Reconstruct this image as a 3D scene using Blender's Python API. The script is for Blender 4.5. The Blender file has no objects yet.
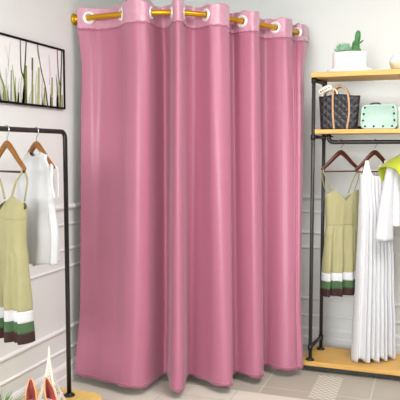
import bpy, bmesh, math, random
from mathutils import Vector, Matrix
random.seed(4)
PI = math.pi
sc = bpy.context.scene
COL = sc.collection

# ------------------------------------------------------------------ camera
F = 640.0; EYE = 1.5
YAW = math.radians(19.8); PITCH = math.radians(4.47)
cy, sy = math.cos(YAW), math.sin(YAW)
RV = Vector((cy, sy, 0))
FV = Vector((-sy*math.cos(PITCH), cy*math.cos(PITCH), -math.sin(PITCH)))
UV = Vector((-sy*math.sin(PITCH), cy*math.sin(PITCH), math.cos(PITCH)))
def ray(px, py): return RV*((px-200)/F) + FV + UV*((200-py)/F)
def atz(px, py, z):
    v = ray(px, py); t = (z-EYE)/v.z; return Vector((v.x*t, v.y*t, z))
def atx(px, py, x):
    v = ray(px, py); t = x/v.x; return Vector((x, v.y*t, EYE+v.z*t))
def aty(px, py, y):
    v = ray(px, py); t = y/v.y; return Vector((v.x*t, y, EYE+v.z*t))
cam = bpy.data.cameras.new('camera'); cam.sensor_width = 36; cam.lens = F*36/400
cam.clip_start = .05
co = bpy.data.objects.new('camera', cam); COL.objects.link(co)
co.matrix_world = Matrix(((RV.x, UV.x, -FV.x, 0), (RV.y, UV.y, -FV.y, 0), (RV.z, UV.z, -FV.z, EYE), (0, 0, 0, 1)))
sc.camera = co

# ------------------------------------------------------------------ materials
def lin(c):
    return tuple(((v/255)/12.92 if v/255 <= .04045 else ((v/255+.055)/1.055)**2.4) for v in c)
def mat(name, rgb, rough=.5, metal=0, spec=.5, noise=0, nscale=20, stretch=(1, 1, 1), bump=0, bscale=200, sheen=0, coat=0, rgb2=None, trans=0, subs=0):
    m = bpy.data.materials.new(name); m.use_nodes = True
    nt = m.node_tree; b = nt.nodes['Principled BSDF']
    c = lin(rgb)
    b.inputs['Base Color'].default_value = (*c, 1)
    b.inputs['Roughness'].default_value = rough; b.inputs['Metallic'].default_value = metal
    b.inputs['Specular IOR Level'].default_value = spec
    if sheen:
        b.inputs['Sheen Weight'].default_value = sheen; b.inputs['Sheen Roughness'].default_value = .4
    if coat: b.inputs['Coat Weight'].default_value = coat
    if trans: b.inputs['Transmission Weight'].default_value = trans
    if subs:
        b.inputs['Subsurface Weight'].default_value = subs; b.inputs['Subsurface Radius'].default_value = (.01, .01, .01)
    tc = nt.nodes.new('ShaderNodeTexCoord'); mp = nt.nodes.new('ShaderNodeMapping')
    mp.inputs['Scale'].default_value = stretch
    nt.links.new(tc.outputs['Object'], mp.inputs['Vector'])
    if noise or rgb2:
        n = nt.nodes.new('ShaderNodeTexNoise'); n.inputs['Scale'].default_value = nscale; n.inputs['Detail'].default_value = 4
        nt.links.new(mp.outputs['Vector'], n.inputs['Vector'])
        r = nt.nodes.new('ShaderNodeValToRGB')
        a = tuple(max(0, v*(1-noise)) for v in c) if not rgb2 else c
        d = tuple(min(1, v*(1+noise)) for v in c) if not rgb2 else lin(rgb2)
        r.color_ramp.elements[0].position = .3; r.color_ramp.elements[1].position = .7
        r.color_ramp.elements[0].color = (*a, 1); r.color_ramp.elements[1].color = (*d, 1)
        nt.links.new(n.outputs['Fac'], r.inputs['Fac']); nt.links.new(r.outputs['Color'], b.inputs['Base Color'])
    if bump:
        n2 = nt.nodes.new('ShaderNodeTexNoise'); n2.inputs['Scale'].default_value = bscale
        nt.links.new(mp.outputs['Vector'], n2.inputs['Vector'])
        bp = nt.nodes.new('ShaderNodeBump'); bp.inputs['Strength'].default_value = bump; bp.inputs['Distance'].default_value = .002
        nt.links.new(n2.outputs['Fac'], bp.inputs['Height']); nt.links.new(bp.outputs['Normal'], b.inputs['Normal'])
    return m
M = {}
M['wall'] = mat('wall_paint', (230, 234, 233), .7, spec=.2, noise=.015, nscale=3, bump=.05)
M['ceil'] = mat('ceiling_paint', (240, 240, 238), .8, noise=.01)
M['trim'] = mat('moulding_paint', (236, 236, 236), .5, spec=.3, noise=.01)
M['satin'] = mat('pink_satin', (172, 105, 130), .40, spec=.45, noise=.015, nscale=60, sheen=.25, bump=.04, bscale=500)
M['header'] = mat('pink_satin_header', (196, 142, 164), .3, spec=.6, noise=.05, nscale=25, sheen=.3, bump=.9, bscale=38)
M['thread'] = mat('pink_thread', (196, 140, 162), .6, noise=.03)
M['grommet'] = mat('pearl_grommet', (236, 234, 232), .25, metal=.25, spec=.6, noise=.02)
M['brass'] = mat('brass', (206, 154, 26), .28, metal=.7, noise=.06, nscale=40)
M['black'] = mat('black_pipe', (26, 25, 25), .35, spec=.5, noise=.1, nscale=30)
M['pipe'] = mat('grey_black_pipe', (66, 62, 62), .35, metal=.4, noise=.1, nscale=30)
M['wood'] = mat('golden_oak', (216, 172, 98), .5, noise=.0, rgb2=(196, 148, 72), nscale=6, stretch=(1.2, 14, 14))
M['woodl'] = mat('pale_oak', (232, 204, 124), .5, rgb2=(220, 184, 100), nscale=6, stretch=(14, 1.2, 14))
M['hang_gold'] = mat('golden_wood', (150, 96, 30), .35, rgb2=(116, 70, 20), nscale=10, stretch=(2, 20, 20))
M['hang_brown'] = mat('mahogany', (82, 30, 18), .35, rgb2=(74, 26, 16), nscale=10, stretch=(2, 20, 20))
M['steel'] = mat('steel', (200, 200, 200), .25, metal=1, noise=.03)
M['olive'] = mat('olive_cloth', (164, 159, 120), .75, spec=.2, noise=.04, nscale=15, sheen=.2, bump=.15, bscale=600)
M['white'] = mat('white_cloth', (208, 209, 214), .75, spec=.2, noise=.015, nscale=15, sheen=.1, bump=.1, bscale=600)
M['ivory'] = mat('ivory_cloth', (238, 234, 226), .7, spec=.2, noise=.02, nscale=15, sheen=.1)
M['green_cloth'] = mat('green_cloth', (66, 96, 62), .8, noise=.08, nscale=40)
M['brown_cloth'] = mat('dark_brown_cloth', (52, 24, 24), .8, noise=.08, nscale=40)
M['lime'] = mat('lime_cloth', (172, 184, 48), .75, noise=.06, nscale=25, sheen=.15, bump=.2, bscale=400)
M['ceramic'] = mat('white_ceramic', (236, 236, 237), .25, spec=.5, noise=.01)
M['cactus'] = mat('cactus_green', (74, 136, 66), .55, rgb2=(44, 100, 50), nscale=30, bump=.4, bscale=80)
M['succ'] = mat('succulent_green', (168, 200, 176), .6, rgb2=(110, 166, 126), nscale=30)
M['soil'] = mat('soil', (70, 56, 44), .9, noise=.3, nscale=80)
M['tan'] = mat('tan_leather', (190, 154, 122), .5, noise=.06, nscale=30)
M['mint'] = mat('mint_leather', (158, 188, 177), .4, noise=.02, nscale=30, bump=.1, bscale=250)
M['dark'] = mat('dark_metal', (44, 42, 44), .3, metal=.5, noise=.1)
M['frame'] = mat('black_frame', (14, 14, 15), .6, spec=.15, noise=.1)
M['paper'] = mat('paper', (240, 242, 243), .6, noise=.01)
M['glassy'] = mat('glazed_grey', (216, 218, 218), .15, spec=.6, noise=.02, coat=.4)
M['cream'] = mat('cream_glaze', (222, 214, 182), .3, noise=.04)
M['shoe'] = mat('dusty_red_suede', (160, 76, 72), .55, noise=.06, nscale=30, sheen=.2)
M['insole'] = mat('pale_pink_insole', (240, 206, 204), .5, noise=.03)
M['sole'] = mat('peach_sole', (226, 172, 118), .5, noise=.05)
M['leafg'] = mat('spiky_green', (72, 128, 60), .5, rgb2=(120, 150, 70), nscale=20)
M['pot'] = mat('terracotta', (190, 120, 74), .7, noise=.08)
M['scarf'] = mat('scarf_cloth', (238, 230, 214), .7, noise=.03)

def quilt():
    m = mat('quilted_black', (48, 44, 52), .45, spec=.45)
    nt = m.node_tree; b = nt.nodes['Principled BSDF']
    tc = nt.nodes.new('ShaderNodeTexCoord'); hs = []
    for ang in (45, -45):
        mp = nt.nodes.new('ShaderNodeMapping'); mp.inputs['Rotation'].default_value = (0, math.radians(ang), 0)
        w = nt.nodes.new('ShaderNodeTexWave'); w.wave_profile = 'TRI'; w.inputs['Scale'].default_value = 9
        w.bands_direction = 'X'
        nt.links.new(tc.outputs['Object'], mp.inputs['Vector']); nt.links.new(mp.outputs['Vector'], w.inputs['Vector']); hs.append(w)
    mi = nt.nodes.new('ShaderNodeMath'); mi.operation = 'MINIMUM'
    nt.links.new(hs[0].outputs['Fac'], mi.inputs[0]); nt.links.new(hs[1].outputs['Fac'], mi.inputs[1])
    r = nt.nodes.new('ShaderNodeValToRGB'); r.color_ramp.elements[0].position = .02; r.color_ramp.elements[1].position = .16
    r.color_ramp.elements[0].color = (*lin((50, 46, 51)), 1); r.color_ramp.elements[1].color = (*lin((37, 34, 40)), 1)
    nt.links.new(mi.outputs[0], r.inputs['Fac']); nt.links.new(r.outputs['Color'], b.inputs['Base Color'])
    bp = nt.nodes.new('ShaderNodeBump'); bp.inputs['Strength'].default_value = .6; bp.inputs['Distance'].default_value = .01
    nt.links.new(mi.outputs[0], bp.inputs['Height']); nt.links.new(bp.outputs['Normal'], b.inputs['Normal'])
    return m
M['quilt'] = quilt()

def floor_mat():
    m = bpy.data.materials.new('floor_tiles'); m.use_nodes = True
    nt = m.node_tree; N = nt.nodes.new; L = nt.links.new
    b = nt.nodes['Principled BSDF']; b.inputs['Roughness'].default_value = .38; b.inputs['Specular IOR Level'].default_value = .35
    tc = N('ShaderNodeTexCoord'); sp = N('ShaderNodeSeparateXYZ'); L(tc.outputs['Object'], sp.inputs[0])
    def brick(c1, c2, mortar, w, h, off, shift, ms=.004):
        mp = N('ShaderNodeMapping'); mp.inputs['Location'].default_value = (*shift, 0)
        L(tc.outputs['Object'], mp.inputs['Vector'])
        k = N('ShaderNodeTexBrick'); k.offset = off
        for i, c in (('Color1', c1), ('Color2', c2), ('Mortar', mortar)): k.inputs[i].default_value = (*lin(c), 1)
        k.inputs['Scale'].default_value = 1; k.inputs['Mortar Size'].default_value = ms; k.inputs['Mortar Smooth'].default_value = .24
        k.inputs['Brick Width'].default_value = w; k.inputs['Row Height'].default_value = h
        L(mp.outputs['Vector'], k.inputs['Vector']); return k
    light = brick((214, 209, 198), (207, 201, 190), (188, 183, 174), .85, .235, .5, (.25, -.05))
    taupe = brick((172, 165, 154), (181, 174, 163), (200, 196, 188), .66, 1.2, .0, (.965, -3.87))
    def cmp(sock, v, op):
        n = N('ShaderNodeMath'); n.operation = op; L(sock, n.inputs[0]); n.inputs[1].default_value = v; return n.outputs[0]
    def mul(a, c):
        n = N('ShaderNodeMath'); n.operation = 'MULTIPLY'; L(a, n.inputs[0]); L(c, n.inputs[1]); return n.outputs[0]
    back = mul(cmp(sp.outputs['Y'], 3.75, 'GREATER_THAN'), cmp(sp.outputs['X'], -1.75, 'GREATER_THAN'))
    mx = N('ShaderNodeMix'); mx.data_type = 'RGBA'
    L(back, mx.inputs['Factor']); L(light.outputs['Color'], mx.inputs['A']); L(taupe.outputs['Color'], mx.inputs['B'])
    ck = N('ShaderNodeTexChecker'); ck.inputs['Scale'].default_value = 44
    ck.inputs['Color1'].default_value = (*lin((180, 173, 161)), 1); ck.inputs['Color2'].default_value = (*lin((212, 206, 195)), 1)
    L(tc.outputs['Object'], ck.inputs['Vector'])
    box = mul(mul(cmp(sp.outputs['X'], -.665, 'GREATER_THAN'), cmp(sp.outputs['X'], -.505, 'LESS_THAN')),
              mul(cmp(sp.outputs['Y'], 3.78, 'GREATER_THAN'), cmp(sp.outputs['Y'], 4.2, 'LESS_THAN')))
    m2 = N('ShaderNodeMix'); m2.data_type = 'RGBA'
    L(box, m2.inputs['Factor']); L(mx.outputs['Result'], m2.inputs['A']); L(ck.outputs['Color'], m2.inputs['B'])
    n = N('ShaderNodeTexNoise'); n.inputs['Scale'].default_value = 2.5; n.inputs['Detail'].default_value = 6
    mp = N('ShaderNodeMapping'); mp.inputs['Scale'].default_value = (1, 5, 1); L(tc.outputs['Object'], mp.inputs['Vector']); L(mp.outputs['Vector'], n.inputs['Vector'])
    r = N('ShaderNodeMapRange'); r.inputs['To Min'].default_value = .94; r.inputs['To Max'].default_value = 1.05; L(n.outputs['Fac'], r.inputs['Value'])
    m3 = N('ShaderNodeMix'); m3.data_type = 'RGBA'; m3.blend_type = 'MULTIPLY'; m3.inputs['Factor'].default_value = 1
    L(m2.outputs['Result'], m3.inputs['A']); L(r.outputs['Result'], m3.inputs['B']); L(m3.outputs['Result'], b.inputs['Base Color'])
    return m
M['floor'] = floor_mat()

# ------------------------------------------------------------------ object helpers
def link(name, me, m, parent=None, smooth=True):
    o = bpy.data.objects.new(name, me); COL.objects.link(o)
    for k in (m if isinstance(m, (list, tuple)) else [m]): me.materials.append(k)
    if smooth:
        for p in me.polygons: p.use_smooth = True
    if parent: o.parent = parent
    return o
def obj(name, bm, m, parent=None, smooth=True):
    bmesh.ops.recalc_face_normals(bm, faces=bm.faces)
    me = bpy.data.meshes.new(name); bm.to_mesh(me); bm.free()
    return link(name, me, m, parent, smooth)
def tag(o, label, cat, group=None):
    o['label'] = label; o['category'] = cat
    if group: o['group'] = group
    return o
def thing(name, label, cat, loc=(0, 0, 0), rz=0, group=None):
    o = bpy.data.objects.new(name, None); COL.objects.link(o)
    o.location = loc; o.rotation_euler = (0, 0, rz); o.empty_display_size = .05
    return tag(o, label, cat, group)
def struct(name, bm, m, smooth=False):
    o = obj(name, bm, m, None, smooth); o['kind'] = 'structure'; return o
def bevel(o, w, seg=2):
    b = o.modifiers.new('bevel', 'BEVEL'); b.width = w; b.segments = seg; b.limit_method = 'ANGLE'; return o
def solid(o, t, off=0):
    s = o.modifiers.new('solid', 'SOLIDIFY'); s.thickness = t; s.offset = off; return o
def box(bm, a, b):
    vs = [bm.verts.new((x, y, z)) for x in (a[0], b[0]) for y in (a[1], b[1]) for z in (a[2], b[2])]
    for f in ((0, 1, 3, 2), (4, 6, 7, 5), (0, 4, 5, 1), (2, 3, 7, 6), (0, 2, 6, 4), (1, 5, 7, 3)):
        bm.faces.new([vs[i] for i in f])
    return bm
def cat(P, n=8, closed=False):
    out = []; k = len(P); P = [Vector(p) for p in P]
    rng = range(k if closed else k-1)
    for i in rng:
        if closed: p0, p1, p2, p3 = P[i-1], P[i], P[(i+1) % k], P[(i+2) % k]
        else: p0, p1, p2, p3 = P[max(i-1, 0)], P[i], P[i+1], P[min(i+2, k-1)]
        for j in range(n):
            t = j/n
            out.append(.5*((2*p1)+(p2-p0)*t+(2*p0-5*p1+4*p2-p3)*t*t+(3*p1-p0-3*p2+p3)*t**3))
    if not closed: out.append(P[-1])
    return out
def tube(bm, pts, r, n=12, caps=True, sx=1., sy_=1., closed=False):
    pts = [Vector(p) for p in pts]; k = len(pts)
    rs = r if isinstance(r, (list, tuple)) else [r]*k
    rings = []; ref = None
    for i, p in enumerate(pts):
        if closed: d = pts[(i+1) % k]-pts[i-1]
        else: d = pts[min(i+1, k-1)]-pts[max(i-1, 0)]
        d.normalize()
        if ref is None:
            ref = Vector((0, 0, 1)) if abs(d.z) < .9 else Vector((1, 0, 0))
        u = (ref-d*ref.dot(d)).normalized(); ref = u; v = d.cross(u)
        rings.append([bm.verts.new(p+u*math.cos(2*PI*j/n)*rs[i]*sx+v*math.sin(2*PI*j/n)*rs[i]*sy_) for j in range(n)])
    for i in range(k if closed else k-1):
        A, B = rings[i], rings[(i+1) % k]
        for j in range(n): bm.faces.new((A[j], A[(j+1) % n], B[(j+1) % n], B[j]))
    if caps and not closed:
        bm.faces.new(rings[0]); bm.faces.new(rings[-1])
    return bm
def lathe(bm, prof, c=(0, 0, 0), n=32, ax=1., ay=1.):
    rings = []
    for r, z in prof:
        if r < 1e-6: rings.append([bm.verts.new((c[0], c[1], c[2]+z))])
        else: rings.append([bm.verts.new((c[0]+r*ax*math.cos(2*PI*j/n), c[1]+r*ay*math.sin(2*PI*j/n), c[2]+z)) for j in range(n)])
    for A, B in zip(rings, rings[1:]):
        for j in range(n):
            q = [A[j % len(A)], A[(j+1) % len(A)], B[(j+1) % len(B)], B[j % len(B)]]
            q = list(dict.fromkeys(q))
            if len(q) > 2: bm.faces.new(q)
    return bm
def grid(bm, rows, closed=False):
    vr = [[bm.verts.new(p) for p in r] for r in rows]
    fs = []
    for A, B in zip(vr, vr[1:]):
        n = len(A)
        for j in range(n if closed else n-1):
            fs.append(bm.faces.new((A[j], A[(j+1) % n], B[(j+1) % n], B[j])))
    return vr, fs
def nb(): return bmesh.new()

# ------------------------------------------------------------------ room shell
XL, YB, XR, YF, ZC = -2.17, 4.86, 2.6, -4.6, 2.9
struct('floor', box(nb(), (XL-.1, YF, -.1), (XR, YB+.1, 0)), M['floor'])
struct('wall_left', box(nb(), (XL-.1, YF, 0), (XL, YB+.1, ZC)), M['wall'])
struct('wall_back', box(nb(), (XL, YB, 0), (XR, YB+.1, ZC)), M['wall'])
struct('ceiling', box(nb(), (XL-.1, YF, ZC), (XR, YB+.1, ZC+.1)), M['ceil'])
def mould(profile_h, d, z, idx):
    for side in ('left', 'back'):
        bm = nb(); h = profile_h
        prof = [(0, z-h/2), (d*.6, z-h/2), (d, z-h*.15), (d, z+h*.2), (d*.55, z+h/2), (0, z+h/2)]
        if side == 'left': ends = [[(XL+a, y, b) for a, b in prof] for y in (YF, YB-d)]
        else: ends = [[(x, YB-a, b) for a, b in prof] for x in (XL+d, XR)]
        A = [bm.verts.new(p) for p in ends[0]]; B = [bm.verts.new(p) for p in ends[1]]
        n = len(A)
        for j in range(n): bm.faces.new((A[j], A[(j+1) % n], B[(j+1) % n], B[j]))
        bm.faces.new(A); bm.faces.new(B)
        struct('trim_%d' % (idx*2+(side == 'back')), bm, M['trim'])
for i, (h, d, z) in enumerate([(.03, .022, 1.14), (.016, .010, 1.03), (.018, .012, .87), (.018, .012, .757), (.024, .016, .362), (.018, .012, .228)]):
    mould(h, d, z, i+1)
def baseboard(side):
    bm = nb(); prof = [(0, 0), (.022, 0), (.022, .06), (.016, .07), (.016, .12), (.008, .138), (0, .14)]
    if side == 'left': ends = [[(XL+a, y, b) for a, b in prof] for y in (YF, YB-.022)]
    else: ends = [[(x, YB-a, b) for a, b in prof] for x in (XL+.022, XR)]
    A = [bm.verts.new(p) for p in ends[0]]; B = [bm.verts.new(p) for p in ends[1]]; n = len(A)
    for j in range(n): bm.faces.new((A[j], A[(j+1) % n], B[(j+1) % n], B[j]))
    bm.faces.new(A); bm.faces.new(B)
    struct('baseboard_'+side, bm, M['trim'])
baseboard('left'); baseboard('back')

# ------------------------------------------------------------------ curtain rod (bent corner rod, wall to wall)
RZ = 2.33
rodk = [(XL+.01, 3.645), (-2.05, 3.628), (-1.92, 3.612), (-1.80, 3.608), (-1.63, 3.622), (-1.54, 3.645), (-1.465, 3.68), (-1.40, 3.725), (-1.325, 3.805), (-1.27, 3.89), (-1.217, 3.98),
        (-1.165, 4.07), (-1.09, 4.20), (-1.02, 4.345), (-.955, 4.495), (-.912, 4.61), (-.915, 4.73), (-.92, YB-.01)]
rodp = cat([(x, y, RZ) for x, y in rodk], 8)
t = thing('curtain_rod', 'brass coloured bent corner curtain rod running from wall to wall through the pink curtain', 'curtain rod', rodp[0])
def loc(pts, o): return [Vector(p)-o.location for p in pts]
bm = nb(); tube(bm, loc(rodp, t), .0165, 16); obj('tube', bm, M['brass'], t)
bm = nb()
pr = [(0, 0), (.036, 0), (.038, .006), (.034, .014), (.024, .02), (.021, .05), (.026, .056), (.026, .07), (.016, .074), (0, .074)]
lathe(bm, pr, n=24); bmesh.ops.rotate(bm, verts=bm.verts, matrix=Matrix.Rotation(PI/2, 3, 'Y'))
bmesh.ops.translate(bm, verts=bm.verts, vec=(-.008, 0, 0)); obj('wall_flange', bm, M['brass'], t)
bm = nb(); lathe(bm, pr, n=24); bmesh.ops.rotate(bm, verts=bm.verts, matrix=Matrix.Rotation(PI/2, 3, 'X'))
bmesh.ops.translate(bm, verts=bm.verts, vec=Vector((-.92, YB-.002, RZ))-t.location); obj('wall_flange', bm, M['brass'], t)

# plan position of rod at a picture column, used to find where each eyelet of the curtain sits on the rod
def fwd(p): return -sy*p.x+cy*p.y
def column(p):
    q = p-Vector((0, 0, EYE)); return 200+F*q.dot(RV)/q.dot(FV)
rodcols = [(column(p), fwd(p)) for p in rodp]
def rodF(px):
    for (a, fa), (b, fb) in zip(rodcols, rodcols[1:]):
        if a <= px <= b: return fa+(fb-fa)*(px-a)/(b-a)
    return rodcols[-1][1]
def plan(px, f, z):
    zc = f*math.cos(PITCH)-(z-EYE)*math.sin(PITCH); x = (px-200)/F*zc
    return Vector((cy*x-sy*f, sy*x+cy*f, 0))
# eyelet curtain: plan knots at the rod and at the hem (ring flag, rod column, depth offset | hem pixel)
K = [  # px, rodpx, dF, ring,   hem px, hem py
    (77.5, 79, -.03, 0, 75.3, 375.5), (83, 83, -.02, 0, 81, 376.5), (89, 89, 0, 1, 88, 377.5), (96, 96, .045, 0, 95, 379),
    (105, 105, .06, 0, 102, 381), (115, 115, .05, 0, 112, 383.5), (121.5, 121.5, 0, 1, 118, 385.5), (125, 125, -.06, 0, 123, 387),
    (136, 136, -.10, 0, 134, 389), (147, 147, -.06, 0, 144, 387.5), (151, 151, 0, 1, 150, 385), (155, 155, .08, 0, 155, 380.5),
    (163, 163, .14, 0, 163.5, 374.5), (169.5, 170, .09, 0, 168.5, 376.5), (172, 172.5, 0, 1, 169.5, 385), (173.5, 174, -.06, 0, 172, 390),
    (178, 178, -.10, 0, 177.5, 392), (182.5, 182.5, -.06, 0, 183, 391), (183.5, 184, 0, 1, 185, 387), (186.5, 187, .08, 0, 186.8, 377.5),
    (194, 194, .11, 0, 192, 375.5), (202, 202, .05, 0, 200, 378), (206, 206, 0, 1, 207, 381), (211, 209, -.05, 0, 214, 384.5),
    (220, 215, -.075, 0, 224, 387), (228, 220, -.04, 0, 231, 386.5), (229, 223, 0, 0, 232.5, 384), (227.5, 227, .01, 1, 231.5, 380),
    (228, 232, .06, 0, 232, 375), (233, 237, .095, 0, 236, 373), (239, 240, .03, 0, 240, 373.5), (242, 242, 0, 1, 243, 374.5),
    (247, 244, -.03, 0, 249, 376.5), (253, 247, -.06, 0, 256, 378), (258, 250, -.04, 0, 262, 377), (259, 253, 0, 0, 263.5, 374.5),
    (257.5, 257, .01, 1, 262.5, 371), (259, 263, .06, 0, 263, 366.5), (264, 268, .08, 0, 266, 365.5), (271, 272, .04, 0, 270, 366.5),
    (275, 275, 0, 1, 274, 368), (280, 277.5, -.03, 0, 280, 370), (286, 280, -.055, 0, 288, 371), (291, 283, -.03, 0, 294.5, 370.5),
    (291.8, 286, 0, 0, 295.6, 370), (290.5, 289, .01, 1, 296, 369.4), (292, 294, .05, 0, 297, 369), (295, 296, .03, 0, 298, 369),
    (297, 297, 0, 1, 299, 369), (300, 298, -.015, 0, 300.2, 369.2), (304, 299.5, -.03, 0, 301.6, 369.2), (308, 302, -.02, 0, 302.8, 368.5),
]
HEM = .05
topk = [plan(k[0], rodF(k[1])+k[2], RZ) for k in K]
hemk = []
for k in K:
    p = atz(k[4], k[5], HEM); hemk.append(Vector((p.x, p.y, 0)))
SUB = 8
topc, hemc = cat(topk, SUB), cat(hemk, SUB)
# even out by running one light smoothing over the plan curves
def smooth(c, it):
    for _ in range(it): c = [c[0]]+[(c[i-1]+2*c[i]+c[i+1])/4 for i in range(1, len(c)-1)]+[c[-1]]
    return c
hemc = smooth(hemc, 10); topc = smooth(topc, 4)
ZT, ZS = 2.391, 2.266                # top edge and header seam
NC = len(topc)
def plan_at(z, j):
    tt = min(1, max(0, (2.30-z)/(2.30-HEM)))
    e = .9 if j < NC-75 else .9-.5*min(1, (j-NC+75)/30)
    p = topc[j].lerp(hemc[j], tt**e)
    waist = min(1, tt/.12)*min(1, (1-tt)/.22)            # the cloth draws in between header and hem
    waist = waist*waist*(3-2*waist)
    p = p+RV*waist*(.030*max(0, 1-j/150)**1.5-.020*max(0, 1-(NC-1-j)/90)**1.5)
    return p
NC = len(topc)
t = thing('curtain', 'pink satin eyelet curtain hanging in deep folds from the brass corner rod', 'curtain', (topk[16].x, topk[16].y, HEM))
o0 = t.location
def crow(z, dz=0): return [plan_at(z, j)+Vector((0, 0, z+dz*math.sin(j*.33)+dz*.6*math.sin(j*.131+1)))-o0 for j in range(NC)]
rows = []
nz = 90
for i in range(nz+1):
    z = ZS+(HEM-ZS)*i/nz
    rows.append(crow(z, .004 if i == nz else 0))
bm = nb(); grid(bm, rows); body = solid(obj('panel', bm, M['satin'], t), .003)
# header band with real eyelet holes
rings = [(i*SUB) for i, k in enumerate(K) if k[3]]
rows = [crow(ZS-.004+(ZT-ZS+.004)*i/28, .004 if i == 28 else 0) for i in range(29)]
bm = nb(); vr, fs = grid(bm, rows)
bm.normal_update()
centres = [topc[j]+Vector((0, 0, RZ))-o0 for j in rings]
kill = [f for f in bm.faces if any((f.calc_center_median()-c).length < .025 for c in centres)]
bmesh.ops.delete(bm, geom=kill, context='FACES')
solid(obj('header_band', bm, M['header'], t), .006)
# puckered seam under the header, hem stitching
def seam(name, z, r, front):
    bm = nb()
    pts = []
    for j in range(0, NC):
        d = (plan_at(z, min(j+1, NC-1))-plan_at(z, max(j-1, 0))).normalized()
        nrm = Vector((d.y, -d.x, 0))
        pts.append(plan_at(z, j)+nrm*front+Vector((0, 0, z+.003*math.sin(j*.9)))-o0)
    tube(bm, pts, r, 6); return obj(name, bm, M['thread'], t)
seam('seam', ZS, .0045, .003); seam('hem_stitching', HEM+.022, .001, .003)
for j in rings:
    d = (topc[min(j+1, NC-1)]-topc[max(j-1, 0)]).normalized()
    nrm = Vector((d.y, -d.x, 0)); c = topc[j]+Vector((0, 0, RZ))-o0
    e = Vector((0, 0, 1)); bm = nb()
    pts = [c+d*math.cos(2*PI*i/28)*.031+e*math.sin(2*PI*i/28)*.031 for i in range(28)]
    tube(bm, pts, .0105, 10, closed=True); obj('grommet', bm, M['grommet'], t)

# ------------------------------------------------------------------ picture on the left wall
py0, py1 = 2.47, 3.497; pz0, pz1 = 1.752, 2.118
t = thing('wall_picture', 'black framed wide picture of green reeds on the left wall', 'picture', (XL, (py0+py1)/2, pz0))
bm = nb(); w = .011
for a, b in (((0, py0, pz0), (.022, py1, pz0+w)), ((0, py0, pz1-w), (.022, py1, pz1)), ((0, py0, pz0), (.022, py0+w, pz1)), ((0, py1-w, pz0), (.022, py1, pz1))):
    box(bm, Vector(a)+Vector((XL, 0, 0))-t.location, Vector(b)+Vector((XL, 0, 0))-t.location)
obj('frame', bm, M['frame'], t, False)
bm = nb(); box(bm, Vector((XL+.002, py0+w*.5, pz0+w*.5))-t.location, Vector((XL+.014, py1-w*.5, pz1-w*.5))-t.location)
pal = [(72, 84, 44), (128, 146, 62), (176, 190, 136), (196, 206, 196), (150, 160, 150), (206, 212, 206)]
pm = [M['paper']]+[mat('reed_ink', c, .6, noise=.1, nscale=30) for c in pal]
def stem(pts, w0, w1, mi, lvl):
    c = cat([(XL+.0145+.0002*lvl, p[0], p[1]) for p in pts], 6); n = len(c)
    L_ = []
    for i, p in enumerate(c):
        d = (c[min(i+1, n-1)]-c[max(i-1, 0)]).normalized(); s = Vector((0, -d.z, d.y)); ww = (w0+(w1-w0)*i/(n-1))*.62
        L_.append((bm.verts.new(p+s*ww-t.location), bm.verts.new(p-s*ww-t.location)))
    for A, B in zip(L_, L_[1:]):
        f = bm.faces.new((A[0], A[1], B[1], B[0])); f.material_index = mi
def S(zp, w0, w1, mi, lvl=2):
    q = []
    for x, y in zp:
        p = atx(x/4, 20+y/4, XL+.014); q.append((p.y, min(max(p.z, pz0+w), pz1-w)))
    stem(q, w0, w1, mi, lvl)
bm2 = bm
rnd = random.Random(3)
for i in range(34):                      # pale reeds behind
    y = rnd.uniform(py0+.03, py1-.03); h = rnd.uniform(.06, .2)
    stem([(y, pz0+w), (y+rnd.uniform(-.01, .01), pz0+w+h*.5), (y+rnd.uniform(-.02, .02), pz0+w+h)], rnd.uniform(.012, .026), .004, rnd.choice([3, 4, 4, 6, 6]), 1)
S([(0, 222), (14, 262), (22, 325)], .006, .022, 2); S([(45, 200), (45, 330)], .008, .018, 5, 1)
S([(22, 105), (34, 175), (28, 230)], .003, .004, 4, 1); S([(40, 90), (32, 185)], .003, .004, 4, 1)
S([(80, 80), (84, 195), (97, 240), (104, 330)], .006, .014, 1, 3); S([(104, 86), (100, 170), (94, 235)], .009, .010, 1, 3)
S([(104, 182), (104, 336)], .012, .02, 2); S([(130, 152), (128, 338)], .010, .013, 2); S([(128, 150), (128, 200)], .008, .010, 1, 3)
S([(150, 100), (163, 195), (180, 265), (190, 345)], .005, .011, 1, 3); S([(155, 190), (153, 338)], .016, .022, 3)
S([(195, 140), (200, 215), (196, 260)], .003, .004, 5, 1); S([(208, 230), (208, 345)], .010, .014, 2); S([(228, 118), (233, 220), (240, 262)], .007, .009, 1, 3)
S([(246, 122), (243, 240), (240, 350)], .010, .013, 1, 3); S([(236, 240), (238, 350)], .012, .016, 3); S([(75, 290), (72, 335)], .008, .016, 5, 1)
S([(178, 270), (180, 345)], .014, .02, 3, 1); S([(248, 300), (248, 350)], .010, .014, 2); S([(168, 210), (150, 130), (148, 100)], .003, .003, 1, 3)
for y in (2.56, 2.66, 2.79):
    stem([(y, pz0+w), (y+.02, pz0+.2), (y-.01, pz1-w-.01)], .014, .006, 1, 3)
obj('print', bm, pm, t, False)

# ------------------------------------------------------------------ racks
def pipe(bm, pts, r=.0125, n=12): return tube(bm, pts, r, n)
def flange(bm, c, r=.03):
    lathe(bm, [(0, 0), (r, 0), (r, .006), (r*.94, .009), (r*.58, .010), (r*.54, .018), (0, .018)], c, 20)
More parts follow.
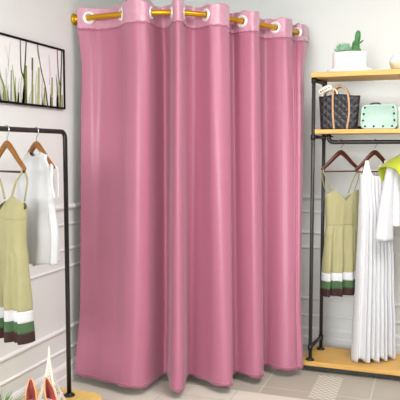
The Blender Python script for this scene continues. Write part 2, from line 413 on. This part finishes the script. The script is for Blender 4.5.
# black rack beside the left wall
RX = -1.856; RAIL = 1.597
BT = .14
t = thing('clothes_rack', 'freestanding black pipe clothes rack with pale board beside the left wall', 'clothes rack', (RX, 2.5, 0))
o0 = Vector(t.location)
ya, yb_ = 1.95, 3.01
bm = nb()
arc = [(RX, ya, RAIL-.05)]
def corner(c, a0, a1, r=.035): return [(RX, c[0]+r*math.cos(a0+(a1-a0)*i/6), c[1]+r*math.sin(a0+(a1-a0)*i/6)) for i in range(7)]
pts = [(RX, ya, BT), (RX, ya, .8)]+corner((ya+.035, RAIL-.035), PI, PI/2)+corner((yb_-.035, RAIL-.035), PI/2, 0)+[(RX, yb_, .8), (RX, yb_, BT)]
pipe(bm, loc(pts, t), .0125, 14); obj('pipe_frame', bm, M['black'], t)
for y in (ya, yb_):
    bm = nb(); flange(bm, Vector((RX, y, BT-.002))-o0, .032); obj('foot_flange', bm, M['black'], t)
bm = nb()
x0, x1, y0, y1, r = -2.08, -1.665, 1.75, 3.1, .09
out = []
for cx_, cy_, a in ((x1-r, y1-r, 0), (x0+r, y1-r, 90), (x0+r, y0+r, 180), (x1-r, y0+r, 270)):
    for i in range(9):
        q = math.radians(a+90*i/8); out.append((cx_+r*math.cos(q), cy_+r*math.sin(q)))
lo = [bm.verts.new(Vector((x, y, BT-.035))-o0) for x, y in out]; hi = [bm.verts.new(Vector((x, y, BT))-o0) for x, y in out]
bm.faces.new(lo); bm.faces.new(hi)
for i in range(len(out)): bm.faces.new((lo[i], lo[(i+1) % len(out)], hi[(i+1) % len(out)], hi[i]))
bevel(obj('base_board', bm, M['woodl'], t, False), .004)
for x, y in ((-2.02, 1.85), (-1.73, 1.85), (-2.02, 2.98), (-1.73, 2.98)):
    bm = nb(); tube(bm, loc([(x, y, 0), (x, y, BT-.034)], t), .018, 12); obj('leg', bm, M['black'], t)

# shelf rack against the back wall
t = thing('clothes_rack', 'open black pipe garment rack with two golden shelves before the back wall', 'clothes rack', (-.2, 4.4, 0))
o0 = Vector(t.location)
GX0, GX1, GY0, GY1 = -.738, .40, 4.262, 4.525
def board(name, a, b, m='wood'):
    bm = nb(); box(bm, Vector(a)-o0, Vector(b)-o0); return bevel(obj(name, bm, M[m], t, False), .003)
SB = 1.606; T1, T2 = 1.972, 1.632           # tops of boards less thickness handled below
board('shelf_board', (-.752, 4.225, T1), (GX1+.04, 4.56, T1+.033))
board('shelf_board', (-.724, 4.235, SB), (GX1+.04, 4.55, SB+.028))
board('base_board', (-.79, 4.232, .043), (GX1+.04, 4.6, .075))
bm = nb(); box(bm, Vector((-.78, 4.245, .018))-o0, Vector((GX1+.03, 4.59, .043))-o0); obj('base_frame', bm, M['black'], t, False)
for x in (GX0, GX1):
    for y in (GY0, GY1):
        xx = x+(.030 if y == GY1 and x < 0 else 0)
        bm = nb(); pipe(bm, loc([(xx, y, .075), (xx, y, T1)], t), .0125)
        p = obj('post', bm, M['pipe'], t)
        for z in (.075,):
            bm = nb(); flange(bm, Vector((xx, y, z-.001))-o0, .03); f = obj('flange', bm, M['black'], p)
    for z in (.165, SB-.019, T1-.014):
        bm = nb(); pipe(bm, loc([(x, GY0, z), (x+(.030 if x < 0 else 0), GY1, z)], t), .0125)
        for y in (GY0, GY1): tube(bm, loc([(x+(.030 if y == GY1 and x < 0 else 0), y, z-.020), (x+(.030 if y == GY1 and x < 0 else 0), y, z+.014)], t), .0165, 12)
        obj('side_pipe', bm, M['black'], t)
bm = nb(); pipe(bm, loc([(GX0+.01, GY1-.02, SB+.046), (GX1, GY1-.02, SB+.046)], t), .010); obj('back_pipe', bm, M['black'], t)
RY, RZ2 = 4.40, 1.553
bm = nb()
xa = -.655
pts = [(xa, RY, SB), (xa, RY, RZ2+.035)]+[(xa+.03-.03*math.cos(a*PI/12), RY, RZ2+.03-.03*math.sin(a*PI/12)) for a in range(1, 7)]+[(GX1-.03, RY, RZ2), (GX1, RY, RZ2+.03), (GX1, RY, SB)]
pipe(bm, loc(pts, t), .014, 14); lathe(bm, [(0, 0), (.03, 0), (.03, .008), (.017, .012), (.017, .02), (0, .02)], Vector((xa, RY, SB-.021))-o0, 18)
obj('hanging_rail', bm, M['black'], t)

# ------------------------------------------------------------------ hangers and garments
def place(xy, ang): return Matrix.Translation((xy[0], xy[1], 0)) @ Matrix.Rotation(ang, 4, 'Z')
def hanger(name_label, base, ang, rail, m, barm, group, w=.145, ap=-.07, drop=.115, bar=True):
    t = thing('coat_hanger', name_label, 'hanger', (base[0], base[1], rail), ang, group)
    bm = nb()
    c = cat([(-w, 0, ap-drop), (-w*.62, 0, ap-drop*.62), (-w*.28, 0, ap-drop*.22), (0, 0, ap), (w*.28, 0, ap-drop*.22), (w*.62, 0, ap-drop*.62), (w, 0, ap-drop)], 6)
    n = len(c); rs = [.0085+.0055*(1-abs(2*i/(n-1)-1))**.8 for i in range(n)]
    rs[0] *= .75; rs[-1] *= .75
    tube(bm, c, rs, 12, sx=1.25, sy_=.8); obj('arms', bm, m, t)
    bm = nb(); R = .021
    tube(bm, [(0, 0, ap), (0, 0, -.045), (.004, 0, -.036)]+[(R*math.sin(a), 0, -.005-R*math.cos(a)) for a in [i*PI/9 for i in range(2, 13)]], .0028, 8); obj('hook', bm, M['steel'], t)
    if bar:
        bm = nb(); tube(bm, [(-w*.93, 0, ap-drop-.012), (w*.93, 0, ap-drop-.012)], .005, 8)
        tube(bm, [(-w*.93, 0, ap-drop+.004), (-w*.93, 0, ap-drop-.012)], .004, 8); tube(bm, [(w*.93, 0, ap-drop+.004), (w*.93, 0, ap-drop-.012)], .004, 8)
        obj('trouser_bar', bm, barm, t)
    return t
def sm(a): return a*a*(3-2*a)
def loft(rows, neck=None, nseg=120, nr=60, zlo=None, zhi=None, ends=None, box_pleats=None):
    """rows: (z, xl, xr, half thickness, pleat amp, pleat count); neck(u, front) gives a lowering of the top edge"""
    z0, z1 = rows[0][0], rows[-1][0]
    def sec(z):
        for A, B in zip(rows, rows[1:]):
            if B[0] <= z <= A[0]:
                k = sm((A[0]-z)/(A[0]-B[0])) if A[0] != B[0] else 0
                return [A[i]+(B[i]-A[i])*k for i in range(6)]
        return rows[-1] if z < z1 else rows[0]
    out = []
    hi = z0 if zhi is None else zhi; lo = z1 if zlo is None else zlo
    for i in range(nr+1):
        f = i/nr; ring = []
        for j in range(nseg):
            a = 2*PI*j/nseg; ca, sa = math.cos(a), math.sin(a)
            u = math.copysign(abs(ca)**.8, ca)
            top = hi-(neck(u, sa < 0) if neck and zhi is None else 0)
            z = top+(lo-top)*f
            if ends and f > .97: z += ends(u)
            s = sec(z); cx_ = (s[1]+s[2])/2; hw = (s[2]-s[1])/2
            pl = s[4]*(math.sin(s[5]*u*PI+.6)+.35*math.sin(s[5]*1.7*u*PI+2))*(1-.5*abs(u)**6)
            y = math.copysign(abs(sa)**.7, sa)*s[3]+pl*(1 if sa < 0 else -1)*min(1, abs(sa)*2.2)
            if box_pleats and sa < 0:
                dd = min(1, max(0, (z0-z-.22)/.35))
                for u0, am in box_pleats: y += am*dd*math.exp(-((u-u0)/(.035+.05*dd))**2)
            ring.append((cx_+hw*u, y, z))
        out.append(ring)
    return out
def shell(name, rings, m, parent, th=.003):
    bm = nb(); grid(bm, rings, closed=True); return solid(obj(name, bm, m, parent), th)
BP = [(-.12, .075), (.5, .05), (-.68, .04)]
def dress(label, base, ang, rail, k=1., w=.125, hem=1.2, off=0., waist=.585):
    t = thing('dress', label, 'dress', (base[0], base[1], rail), ang, 'olive strap dresses with striped hems')
    R = [(-.335*k, -w-.01, w+.012, .035, .0, 5), (-.42*k, -w, w, .045, .001, 5), (-.58*k, -w*.93, w*.93, .04, .002, 4), (-.66*k, -w*.98, w*.98, .045, .006, 3.2),
         (-.92*k, -w*hem*.95, w*hem*.95, .055, .016, 3.2), (-1.09*k, -w*hem, w*hem, .06, .02, 3.2)]
    R = [(a, b+off, c+off, *d) for a, b, c, *d in R]; wz = -waist*k
    def neck(u, front):
        b = .035 if not front else 0
        e = abs(abs(u)-.58)
        return b+ (.075*min(1, max(0, (.58-abs(u))/.58))**1.1 if abs(u) < .58 else .03*((abs(u)-.58)/.42)**1.2)
    zb = [-.925*k, -.983*k, -1.037*k, -1.09*k]
    shell('bodice', loft(R, neck, zlo=wz, nr=24), M['olive'], t)
    shell('skirt', loft(R, None, zhi=wz, zlo=zb[0], nr=60, box_pleats=BP), M['olive'], t)
    bm = nb(); ring = loft(R, None, zhi=wz+.006, zlo=wz-.006, nr=1)[0]
    tube(bm, ring, .0025, 6, closed=True); obj('waist_seam', bm, M['olive'], t)
    # box pleat folds in the skirt
    for a, b, mm in zip(zb, zb[1:], ('white', 'green_cloth', 'brown_cloth')):
        o = shell('hem_band', loft(R, None, zhi=a, zlo=b, nr=6, box_pleats=BP), M[mm], t, .0045); o['label'] = {'white': 'white', 'green_cloth': 'green', 'brown_cloth': 'dark brown'}[mm]+' hem band'
    for s in (-1, 1):
        for f in (-1, 1):
            bm = nb(); zt = -.185
            c = cat([(s*w*1.02, 0, zt+.012), (s*w*1.03, f*.012, zt-.02), (s*w*.9, f*.03, -.27*k), (s*w*.66, f*.034, -.345*k-(.02 if f > 0 else 0))], 6)
            tube(bm, c, .0045, 8, sx=.6, sy_=1.2); obj('strap', bm, M['olive'], t)
    return t
def vdir(px): return math.atan((px-200)/F)-YAW      # bearing of a picture column, clockwise from +y
# left rack: two hangers
aL = math.radians(-21.4)
pL1 = Vector((RX, atx(6.5, 128, RX).y)); pL2 = Vector((RX, atx(36, 130, RX).y))
hanger('golden wooden hanger carrying the olive dress on the left rack', pL1, aL, RAIL, M['hang_gold'], M['hang_brown'], 'golden wooden hangers')
hanger('golden wooden hanger carrying the white top on the left rack', pL2, aL, RAIL, M['hang_gold'], M['hang_brown'], 'golden wooden hangers', bar=False)
dress('olive strap dress with striped hem hanging on the left rack', pL1, aL, RAIL, .905, .125, 1.12, .0, .46)
# right rack
aR = math.radians(39.4)
def onrail(px): return Vector((aty(px, 141, RY).x, RY))
pR1, pR2, pR3 = onrail(341), onrail(375), onrail(408)
hanger('dark brown wooden hanger carrying the olive dress on the right rack', pR1, aR, RZ2, M['hang_brown'], M['hang_brown'], 'dark wooden hangers')
hanger('dark brown wooden hanger carrying the long white pleated dress', pR2, aR, RZ2, M['hang_brown'], M['hang_brown'], 'dark wooden hangers')
hanger('dark brown wooden hanger carrying the short white blouse at the right picture edge', pR3, aR, RZ2, M['hang_brown'], M['hang_brown'], 'dark wooden hangers')
dress('olive strap dress with striped hem hanging on the right rack', pR1, aR, RZ2, .955, .132, 1.13, .022)

# white top on left rack
t = thing('top', 'plain white sleeveless top hanging behind the olive dress on the left rack', 'top', (*pL2, RAIL), aL)
R = [(-.10, -.05, .05, .012, 0, 3), (-.13, -.10, .095, .02, .001, 3), (-.2, -.14, .125, .03, .003, 3), (-.35, -.14, .125, .045, .006, 2.6), (-.52, -.14, .145, .055, .014, 2.6), (-.665, -.14, .135, .06, .018, 2.6)]
def nk(u, front): return .03*(1-abs(u))
shell('body', loft(R, nk, nr=50, ends=lambda u: -.008*math.sin(u*6)), M['white'], t)
for f in (-1, 1):
    bm = nb(); tube(bm, cat([(.128, f*.004, -.165), (.15, f*.016, -.19), (.15, f*.02, -.26), (.158, f*.012, -.33)], 6), .005, 8, sx=.6, sy_=1.4); obj('strap', bm, M['white'], t)
bm = nb(); tube(bm, [(x*.01-.09, -.068-.004*math.sin(x), -.66) for x in range(19)], .002, 6); obj('hem', bm, M['white'], t)

# long white pleated dress
t = thing('dress', 'long white sleeveless pleated dress hanging on the right rack', 'dress', (*pR2, RZ2), aR)
R = [(-.125, -.09, .10, .018, 0, 9), (-.17, -.095, .105, .024, .001, 9), (-.27, -.105, .125, .034, .003, 9), (-.5, -.105, .135, .05, .011, 9), (-.9, -.115, .155, .055, .016, 9), (-1.3, -.13, .175, .058, .022, 9), (-1.46, -.135, .18, .06, .024, 9)]
def nk2(u, front):
    d = .105 if front else .065
    return d*max(0, 1-(abs(u)/.68)**4)+(.10*((abs(u)-.86)/.14)**.8 if abs(u) > .86 else 0)
shell('pleated_body', loft(R, nk2, nseg=260, nr=70, ends=lambda u: .012*math.sin(u*14)), M['white'], t)
bm = nb()
ring = loft(R, nk2, nseg=120, nr=70)[0]
tube(bm, [Vector(p) for p in ring], .004, 6, closed=True); obj('neckline_binding', bm, M['ivory'], t)

# short white blouse at the picture's edge, lime cloth over it
t = thing('blouse', 'short white loose blouse under the lime cloth on the right rack', 'blouse', (*pR3, RZ2), aR)
R = [(-.09, -.06, .06, .02, 0, 4), (-.16, -.135, .135, .035, .001, 4), (-.25, -.15, .15, .05, .004, 4), (-.4, -.15, .155, .06, .008, 4), (-.545, -.155, .16, .065, .010, 4)]
shell('body', loft(R, lambda u, f: .05*(1-abs(u)) if f else .01, nr=40), M['white'], t)
for s in (-1, 1):
    bm = nb(); rows = []
    for i in range(25):
        f = i/24; ring = []
        c = Vector((s*(.115+.06*math.sin(f*PI*.5)), -.012*f, -.135-.50*f))
        for j in range(40):
            a = 2*PI*j/40; rr = (.035+.022*f)*(1+.07*f*math.sin(5*a+s))
            ring.append(c+Vector((rr*math.cos(a), rr*.8*math.sin(a), -.02*s*math.cos(a)*(1-f))))
        rows.append(ring)
    grid(bm, rows, True); solid(obj('sleeve', bm, M['white'], t), .003)
# lime folded cloth over the shoulder
P3 = place(pR3, aR)
t = thing('cloth', 'lime green folded cloth draped over the white blouse on the right rack', 'cloth', (*pR3, RZ2), aR)
bm = nb(); rows = []
for i in range(29):
    v = -1+2*i/28; row = []
    for j in range(33):
        x = -.165+.28*j/32
        ridge = -.072-.64*(math.sqrt(x*x+.0009)-.03)
        d = abs(v)*.235; h = max(0, d-.04)
        y = math.copysign((.115 if v < 0 else .09)*min(1, d/.05)**.7+h*.14, v)
        sg = 1 if x < 0 else -1; sl = min(1, abs(x)/.06)
        row.append((x+h*.42*sg*sl, y+.004*math.sin(x*26+v*3), ridge-.014*min(1, d/.05)-h*.9+.003*math.sin(x*40)))
    rows.append(row)
grid(bm, rows); solid(obj('drape', bm, M['lime'], t), .008)

# ------------------------------------------------------------------ things on the shelves
ST = T1+.033
# planter: oval two-tier pot
pc = aty(349.5, 72, 4.37)
t = thing('planter', 'white oval ceramic planter with a cactus on the top shelf', 'planter', (pc.x, pc.y, ST))
bm = nb(); lathe(bm, [(0, 0), (.138, 0), (.145, .004), (.145, .022), (.140, .028), (0, .028)], n=48, ay=.62); obj('saucer', bm, M['ceramic'], t)
bm = nb(); lathe(bm, [(0, .024), (.106, .024), (.112, .03), (.112, .13), (.109, .136), (.104, .135), (.103, .12), (0, .12)], n=48, ay=.62); obj('pot', bm, M['ceramic'], t)
bm = nb(); lathe(bm, [(.1025, .121), (.06, .126), (0, .128)], n=40, ay=.62); obj('soil', bm, M['soil'], t)
bm = nb()
def pad(bm, c, rx, rz, tilt):
    rows = []
    for i in range(1, 12):
        a = PI*i/12; zz = -math.cos(a)*rz; rr = math.sin(a)**.8*rx
        rows.append([Vector(c)+Matrix.Rotation(tilt, 3, 'Y') @ Vector((rr*math.cos(b)*(1+.06*math.cos(5*b)), rr*.7*math.sin(b)*(1+.06*math.cos(5*b)), zz)) for b in [2*PI*j/30 for j in range(30)]])
    vr, _ = grid(bm, rows, True); bm.faces.new(vr[0]); bm.faces.new(vr[-1])
cx_ = .036
pad(bm, (cx_, 0, .165), .026, .05, .0); pad(bm, (cx_+.012, 0, .232), .019, .046, .08); pad(bm, (cx_+.034, 0, .20), .005, .022, .9); pad(bm, (cx_+.022, .01, .14), .012, .022, .3)
obj('cactus', bm, M['cactus'], t)
bm = nb(); rr = random.Random(5)
for i in range(150):
    a = rr.uniform(0, 2*PI); e = rr.uniform(.1, 1.45); L_ = rr.uniform(.05, .072)
    d = Vector((math.cos(a)*math.cos(e), math.sin(a)*math.cos(e)*.8, math.sin(e))); b0 = Vector((-.042, 0, .128))
    p1 = b0+Vector((d.x*.03, d.y*.03, d.z*.02)); p2 = b0+Vector((d.x*1.15*L_, d.y*L_, d.z*L_*1.15))
    tube(bm, [p1, (p1+p2)/2, p2], [.002, .0045, .001], 5)
obj('succulent', bm, M['succ'], t)
# vase at edge
vc = aty(402, 70, 4.36)
t = thing('vase', 'rounded pale grey and cream vase on the top shelf', 'vase', (vc.x, vc.y, ST))
bm = nb(); lathe(bm, [(0, 0), (.045, 0), (.068, .02), (.079, .05)], n=36); obj('lower_band', bm, M['cream'], t)
bm = nb(); lathe(bm, [(.079, .05), (.079, .062), (.073, .084), (.058, .102), (.036, .110), (.030, .113), (.024, .108), (.022, .10)], n=36); obj('body', bm, M['glassy'], t)
# tote
S2 = SB+.028
tc_ = aty(339, 130, 4.36)
t = thing('tote_bag', 'black quilted tote bag with tan handles on the lower shelf', 'bag', (tc_.x, tc_.y, S2))
bm = nb(); rows = []
for i in range(16):
    f = i/15; ring = []
    for j in range(72):
        a = 2*PI*j/72; ca, sa = math.cos(a), math.sin(a); e = .35+.25*(f)
        hx = .118+.018*f; hy = .062-.022*f
        x = math.copysign(abs(ca)**e, ca)*hx; y = math.copysign(abs(sa)**e, sa)*hy
        ring.append((x, y, .002+f*.226+(.006*math.cos(x*28) if f > .9 else 0)))
    rows.append(ring)
vr, _ = grid(bm, rows, True); bm.faces.new(vr[0]); b = solid(obj('body', bm, M['quilt'], t), .006, -1)
for s in (-1, 1):
    bm = nb(); yy = s*.056
    c = cat([(-.025, yy*1.12, .004), (-.034, yy*1.08, .10), (-.038, yy*.86, .22), (-.033, yy*.72, .262), (.0, yy*.66, .288), (.038, yy*.68, .268), (.062, yy*.8, .215), (.07, yy*1.06, .10), (.058, yy*1.12, .004)], 8)
    tube(bm, c, .0075, 8, sx=.9, sy_=.7); obj('handle', bm, M['tan'], t)
t2 = thing('scarf', 'cream scarf with dark marks rolled over the left rim of the black tote bag', 'scarf', (tc_.x-.085, tc_.y-.02, S2+.2))
bm = nb(); rows = []
cs = cat([(-.022, 0, .02), (-.012, 0, .045), (.01, 0, .066), (.035, 0, .066), (.066, .01, .056), (.076, .02, .0)], 6)
for k, p in enumerate(cs): rows.append([p+Vector((.004*math.sin(v*4+k*.3), -.03+.07*v/10+0, .006*math.sin(v*1.3))) for v in range(11)])
grid(bm, rows); solid(obj('cloth_body', bm, M['scarf'], t2), .008)
bm = nb(); c = cat([(-.036, -.03, .046), (-.014, -.036, .060), (.01, -.038, .070), (.04, -.034, .080)], 5); tube(bm, c, [.021]*len(c), 16); obj('roll', bm, M['scarf'], t2)
bm = nb()
for i in range(5):
    p = cs[4]; x = -.026+.013*i; x -= .004; tube(bm, [(x, -.0535-.0012*(2-abs(2-i)), .048+.0062*i), (x+.007, -.0538-.0012*(2-abs(2-i)), .051+.0062*i)], .0055, 8)
obj('marks', bm, M['dark'], t2)
# mint bag
mc = aty(379, 130, 4.36)
t = thing('handbag', 'small mint green box handbag with dark studs on the lower shelf', 'bag', (mc.x, mc.y, S2))
bm = nb(); rows = []
def rrect(hw, z0_, z1_, r, n=8):
    o = []
    for cxx, czz, a in ((hw-r, z1_-r, 0), (-hw+r, z1_-r, 90), (-hw+r, z0_+r, 180), (hw-r, z0_+r, 270)):
        for i in range(n+1):
            q = math.radians(a+90*i/n); o.append((cxx+r*math.cos(q), czz+r*math.sin(q)))
    return o
for y, s in ((-.046, .88), (-.052, .95), (-.046, 1), (.046, 1), (.052, .95), (.046, .88)):
    rows.append([(x*s*(1-.05*(z/.16)), y*(1 if abs(s-1) > .2 else 1), (z-.08)*s+.08) for x, z in rrect(.118, .002, .16, .032)])
vr, _ = grid(bm, rows, True); bm.faces.new(vr[0]); bm.faces.new(vr[-1]); obj('body', bm, M['mint'], t)
for (x, z) in ((-.088, .14), (.088, .14), (-.094, .1), (.094, .1), (-.098, .058), (.098, .058), (-.085, .02), (-.03, .02), (.028, .02), (.085, .02)):
    bm = nb(); lathe(bm, [(.0068, 0), (.0064, .003), (.0034, .005), (0, .006)], n=12); bmesh.ops.rotate(bm, verts=bm.verts, matrix=Matrix.Rotation(PI/2, 3, 'X'))
    bmesh.ops.translate(bm, verts=bm.verts, vec=(x, -.0455-.006*(abs(z-.08) < .055 and abs(x) < .1), z)); obj('stud', bm, M['dark'], t)
bm = nb(); tube(bm, cat([(-.07, 0, .152), (-.055, 0, .166), (-.025, 0, .171), (.0, 0, .168), (.012, 0, .154)], 6), .005, 8); obj('handle', bm, M['dark'], t)
bc = aty(402.2, 130, 4.40)
t = thing('canister', 'pale green canister behind the right side of the mint handbag', 'canister', (bc.x, bc.y, S2))
bm = nb(); lathe(bm, [(0, 0), (.034, 0), (.036, .004), (.036, .118), (0, .118)], n=28); obj('body', bm, mat('pale_sage', (206, 218, 204), .4, noise=.03), t)
bm = nb(); lathe(bm, [(.037, .118), (.037, .138), (.033, .144), (0, .144)], n=28); obj('lid', bm, M['ivory'], t)

# ------------------------------------------------------------------ things on the left rack's board
ec = atz(50, 409, BT)
t = thing('tower_figurine', 'white lattice tower figurine on the left rack board beside the black post', 'figurine', ec, math.radians(20))
H = .318
def wd(f): return .066*(1-f)**1.9+.003
bm = nb()
for sx_ in (-1, 1):
    for sy_2 in (-1, 1):
        c = [(sx_*wd(f), sy_2*wd(f), f*H) for f in [i/24 for i in range(25)]]
        tube(bm, c, [.012*(1-i/24)**1.1+.002 for i in range(25)], 8)
obj('legs', bm, M['ivory'], t)
bm = nb()
for f, e in ((.2, .012), (.42, .009)):
    q = wd(f)+e; box(bm, (-q, -q, f*H-.006), (q, q, f*H+.006))
q = .085; box(bm, (-q, -q, 0), (q, q, .008)); obj('platforms', bm, M['ivory'], t, False)
bm = nb()
for i in range(14):
    f0, f1 = .22+i*.05, .22+(i+1)*.05
    a, b = wd(f0), wd(f1)
    for (p, q) in (((-1, -1), (1, -1)), ((1, -1), (1, 1)), ((1, 1), (-1, 1)), ((-1, 1), (-1, -1))):
        tube(bm, [(p[0]*a, p[1]*a, f0*H), (q[0]*b, q[1]*b, f1*H)], .0028, 5); tube(bm, [(q[0]*a, q[1]*a, f0*H), (p[0]*b, p[1]*b, f1*H)], .0028, 5)
obj('lattice', bm, M['ivory'], t)
bm = nb(); tube(bm, [(0, 0, .5*H), (0, 0, H), (0, 0, H+.02)], [.017, .006, .0018], 8); obj('spire', bm, M['ivory'], t)

def pump(label, px, py, base_px, ang):
    c = atz(px, py, BT)
    t = thing('shoe', label, 'shoe', c, ang, 'dusty pink pumps on the left rack board')
    def bz(s):
        return .112*(1-sm(min(1, max(0, (s-.12)/.62))))+.006
    def hw(s): return .85*(.026+.012*math.sin(min(1, s/.75)*PI*.5)-.0*s)*(1 if s < .72 else max(.12, (1-((s-.72)/.30)**2.2)))*(.16+.84*min(1, (s/.16))**.55)
    Ln = .23
    def rim(s): return .085*(1-min(1, s/.34))**1.5+.026 if s < .62 else .03
    rows = []; n = 24
    for i in range(41):
        s = i/40; r_ = []
        for j in range(n+1):
            a = PI*j/n; w_ = hw(s)
            x = -w_*math.cos(a); u = abs(math.cos(a))
            z = bz(s)+rim(s)*u**3.5*(1 if s < .62 else max(.3, 1-(s-.62)*1.4))
            r_.append((x*(1-.12*u*(rim(s)/.1)), s*Ln, z))
        rows.append(r_)
    bm = nb(); vr, _ = grid(bm, rows); 
    bm.faces.new([v for v in vr[0]])
    solid(obj('upper', bm, M['shoe'], t), .004, 1)
    bm = nb(); rows = []
    for i in range(16):
        s = .62+.38*i/15; r_ = []
        for j in range(n+1):
            a = PI*j/n; w_ = hw(s); zz = bz(s)+.028*max(.3, 1-(s-.62)*1.4)
            r_.append((-w_*.93*math.cos(a), s*Ln, zz-.002+.022*math.sin(a)*(1-.6*(s-.62)/.38)))
        rows.append(r_)
    grid(bm, rows); solid(obj('vamp', bm, M['shoe'], t), .003)
    bm = nb(); rows = []
    for i in range(31):
        s = .03+.94*i/30
        rows.append([(hw(s)*.86*u, s*Ln, bz(s)+.006+.05*rim(s)*abs(u)**3) for u in (-1, -.6, -.2, .2, .6, 1)])
    grid(bm, rows); solid(obj('insole', bm, M['insole'], t), .002)
    bm = nb(); rows = []
    for i in range(31):
        s = i/30
        rows.append([(hw(s)*1.02*u, s*Ln, bz(s)-.004) for u in (-1, -.5, 0, .5, 1)])
    grid(bm, rows); solid(obj('sole', bm, M['sole'], t), .005)
    bm = nb(); tube(bm, [(0, .026, .112), (0, .018, .08), (0, .012, .03), (0, .012, 0)], [.022, .012, .007, .0065], 12); obj('heel', bm, M['shoe'], t)
    # peach edge round the collar
    bm = nb(); c1 = []
    for i in range(0, 26):
        s = .62-.62*i/25; w_ = hw(s); c1.append((-w_*(1-.12*rim(s)/.1), s*Ln, bz(s)+rim(s)))
    for i in range(1, 26):
        s = .62*i/25; w_ = hw(s); c1.append((w_*(1-.12*rim(s)/.1), s*Ln, bz(s)+rim(s)))
    tube(bm, c1, .0034, 8); obj('collar_edge', bm, M['sole'], t)
pump('dusty pink high heeled pump beside the spiky plant on the rack board', 31.5, 423, 0, math.radians(215))
pump('dusty pink high heeled pump in front of the white tower figurine', 47, 422, 0, math.radians(236))
pc = atz(-1, 436, BT)
t = thing('potted_plant', 'small spiky green potted plant on the left rack board', 'plant', pc)
bm = nb(); lathe(bm, [(0, 0), (.04, 0), (.052, .08), (.056, .082), (.056, .098), (.05, .098), (.047, .085), (0, .085)], n=28); obj('pot', bm, M['pot'], t)
bm = nb(); rr = random.Random(8)
for i in range(46):
    a = rr.uniform(0, 2*PI); e = rr.uniform(.45, 1.5); L_ = rr.uniform(.11, .17)
    d = Vector((math.cos(a)*math.cos(e), math.sin(a)*math.cos(e), math.sin(e))); b0 = Vector((0, 0, .085))
    c = cat([b0, b0+d*L_*.5, b0+d*L_+Vector((d.x*.02, d.y*.02, -.01))], 4)
    tube(bm, c, [.005*(1-(k/(len(c)-1))**2)+.0006 for k in range(len(c))], 6, sx=.5)
obj('leaves', bm, M['leafg'], t)

# ------------------------------------------------------------------ light: daylight from behind the camera, ceiling lamp
w = bpy.data.worlds.new('world'); sc.world = w; w.use_nodes = True
w.node_tree.nodes['Background'].inputs['Color'].default_value = (.95, .97, 1, 1)
w.node_tree.nodes['Background'].inputs['Strength'].default_value = .24
def area(name, p, target, sx_, sy_, e, c=(1, 1, 1)):
    l = bpy.data.lights.new(name, 'AREA'); l.shape = 'RECTANGLE'; l.size = sx_; l.size_y = sy_; l.energy = e; l.color = c
    o = bpy.data.objects.new(name, l); COL.objects.link(o); o.location = p
    o.rotation_euler = (Vector(target)-Vector(p)).to_track_quat('-Z', 'Y').to_euler(); return o
area('window_daylight', (-.8, -4.2, 2.25), (-1.0, 4, 1.2), 3.0, 1.4, 360, (1, .99, .97))
area('ceiling_lamp', (.2, 2.6, 2.85), (.2, 2.6, 0), 1.4, 1.4, 75, (1, .98, .95))
vs = sc.view_settings; vs.view_transform = 'Standard'; vs.look = 'None'; vs.exposure = 0; vs.gamma = 1; vs.use_curve_mapping = False
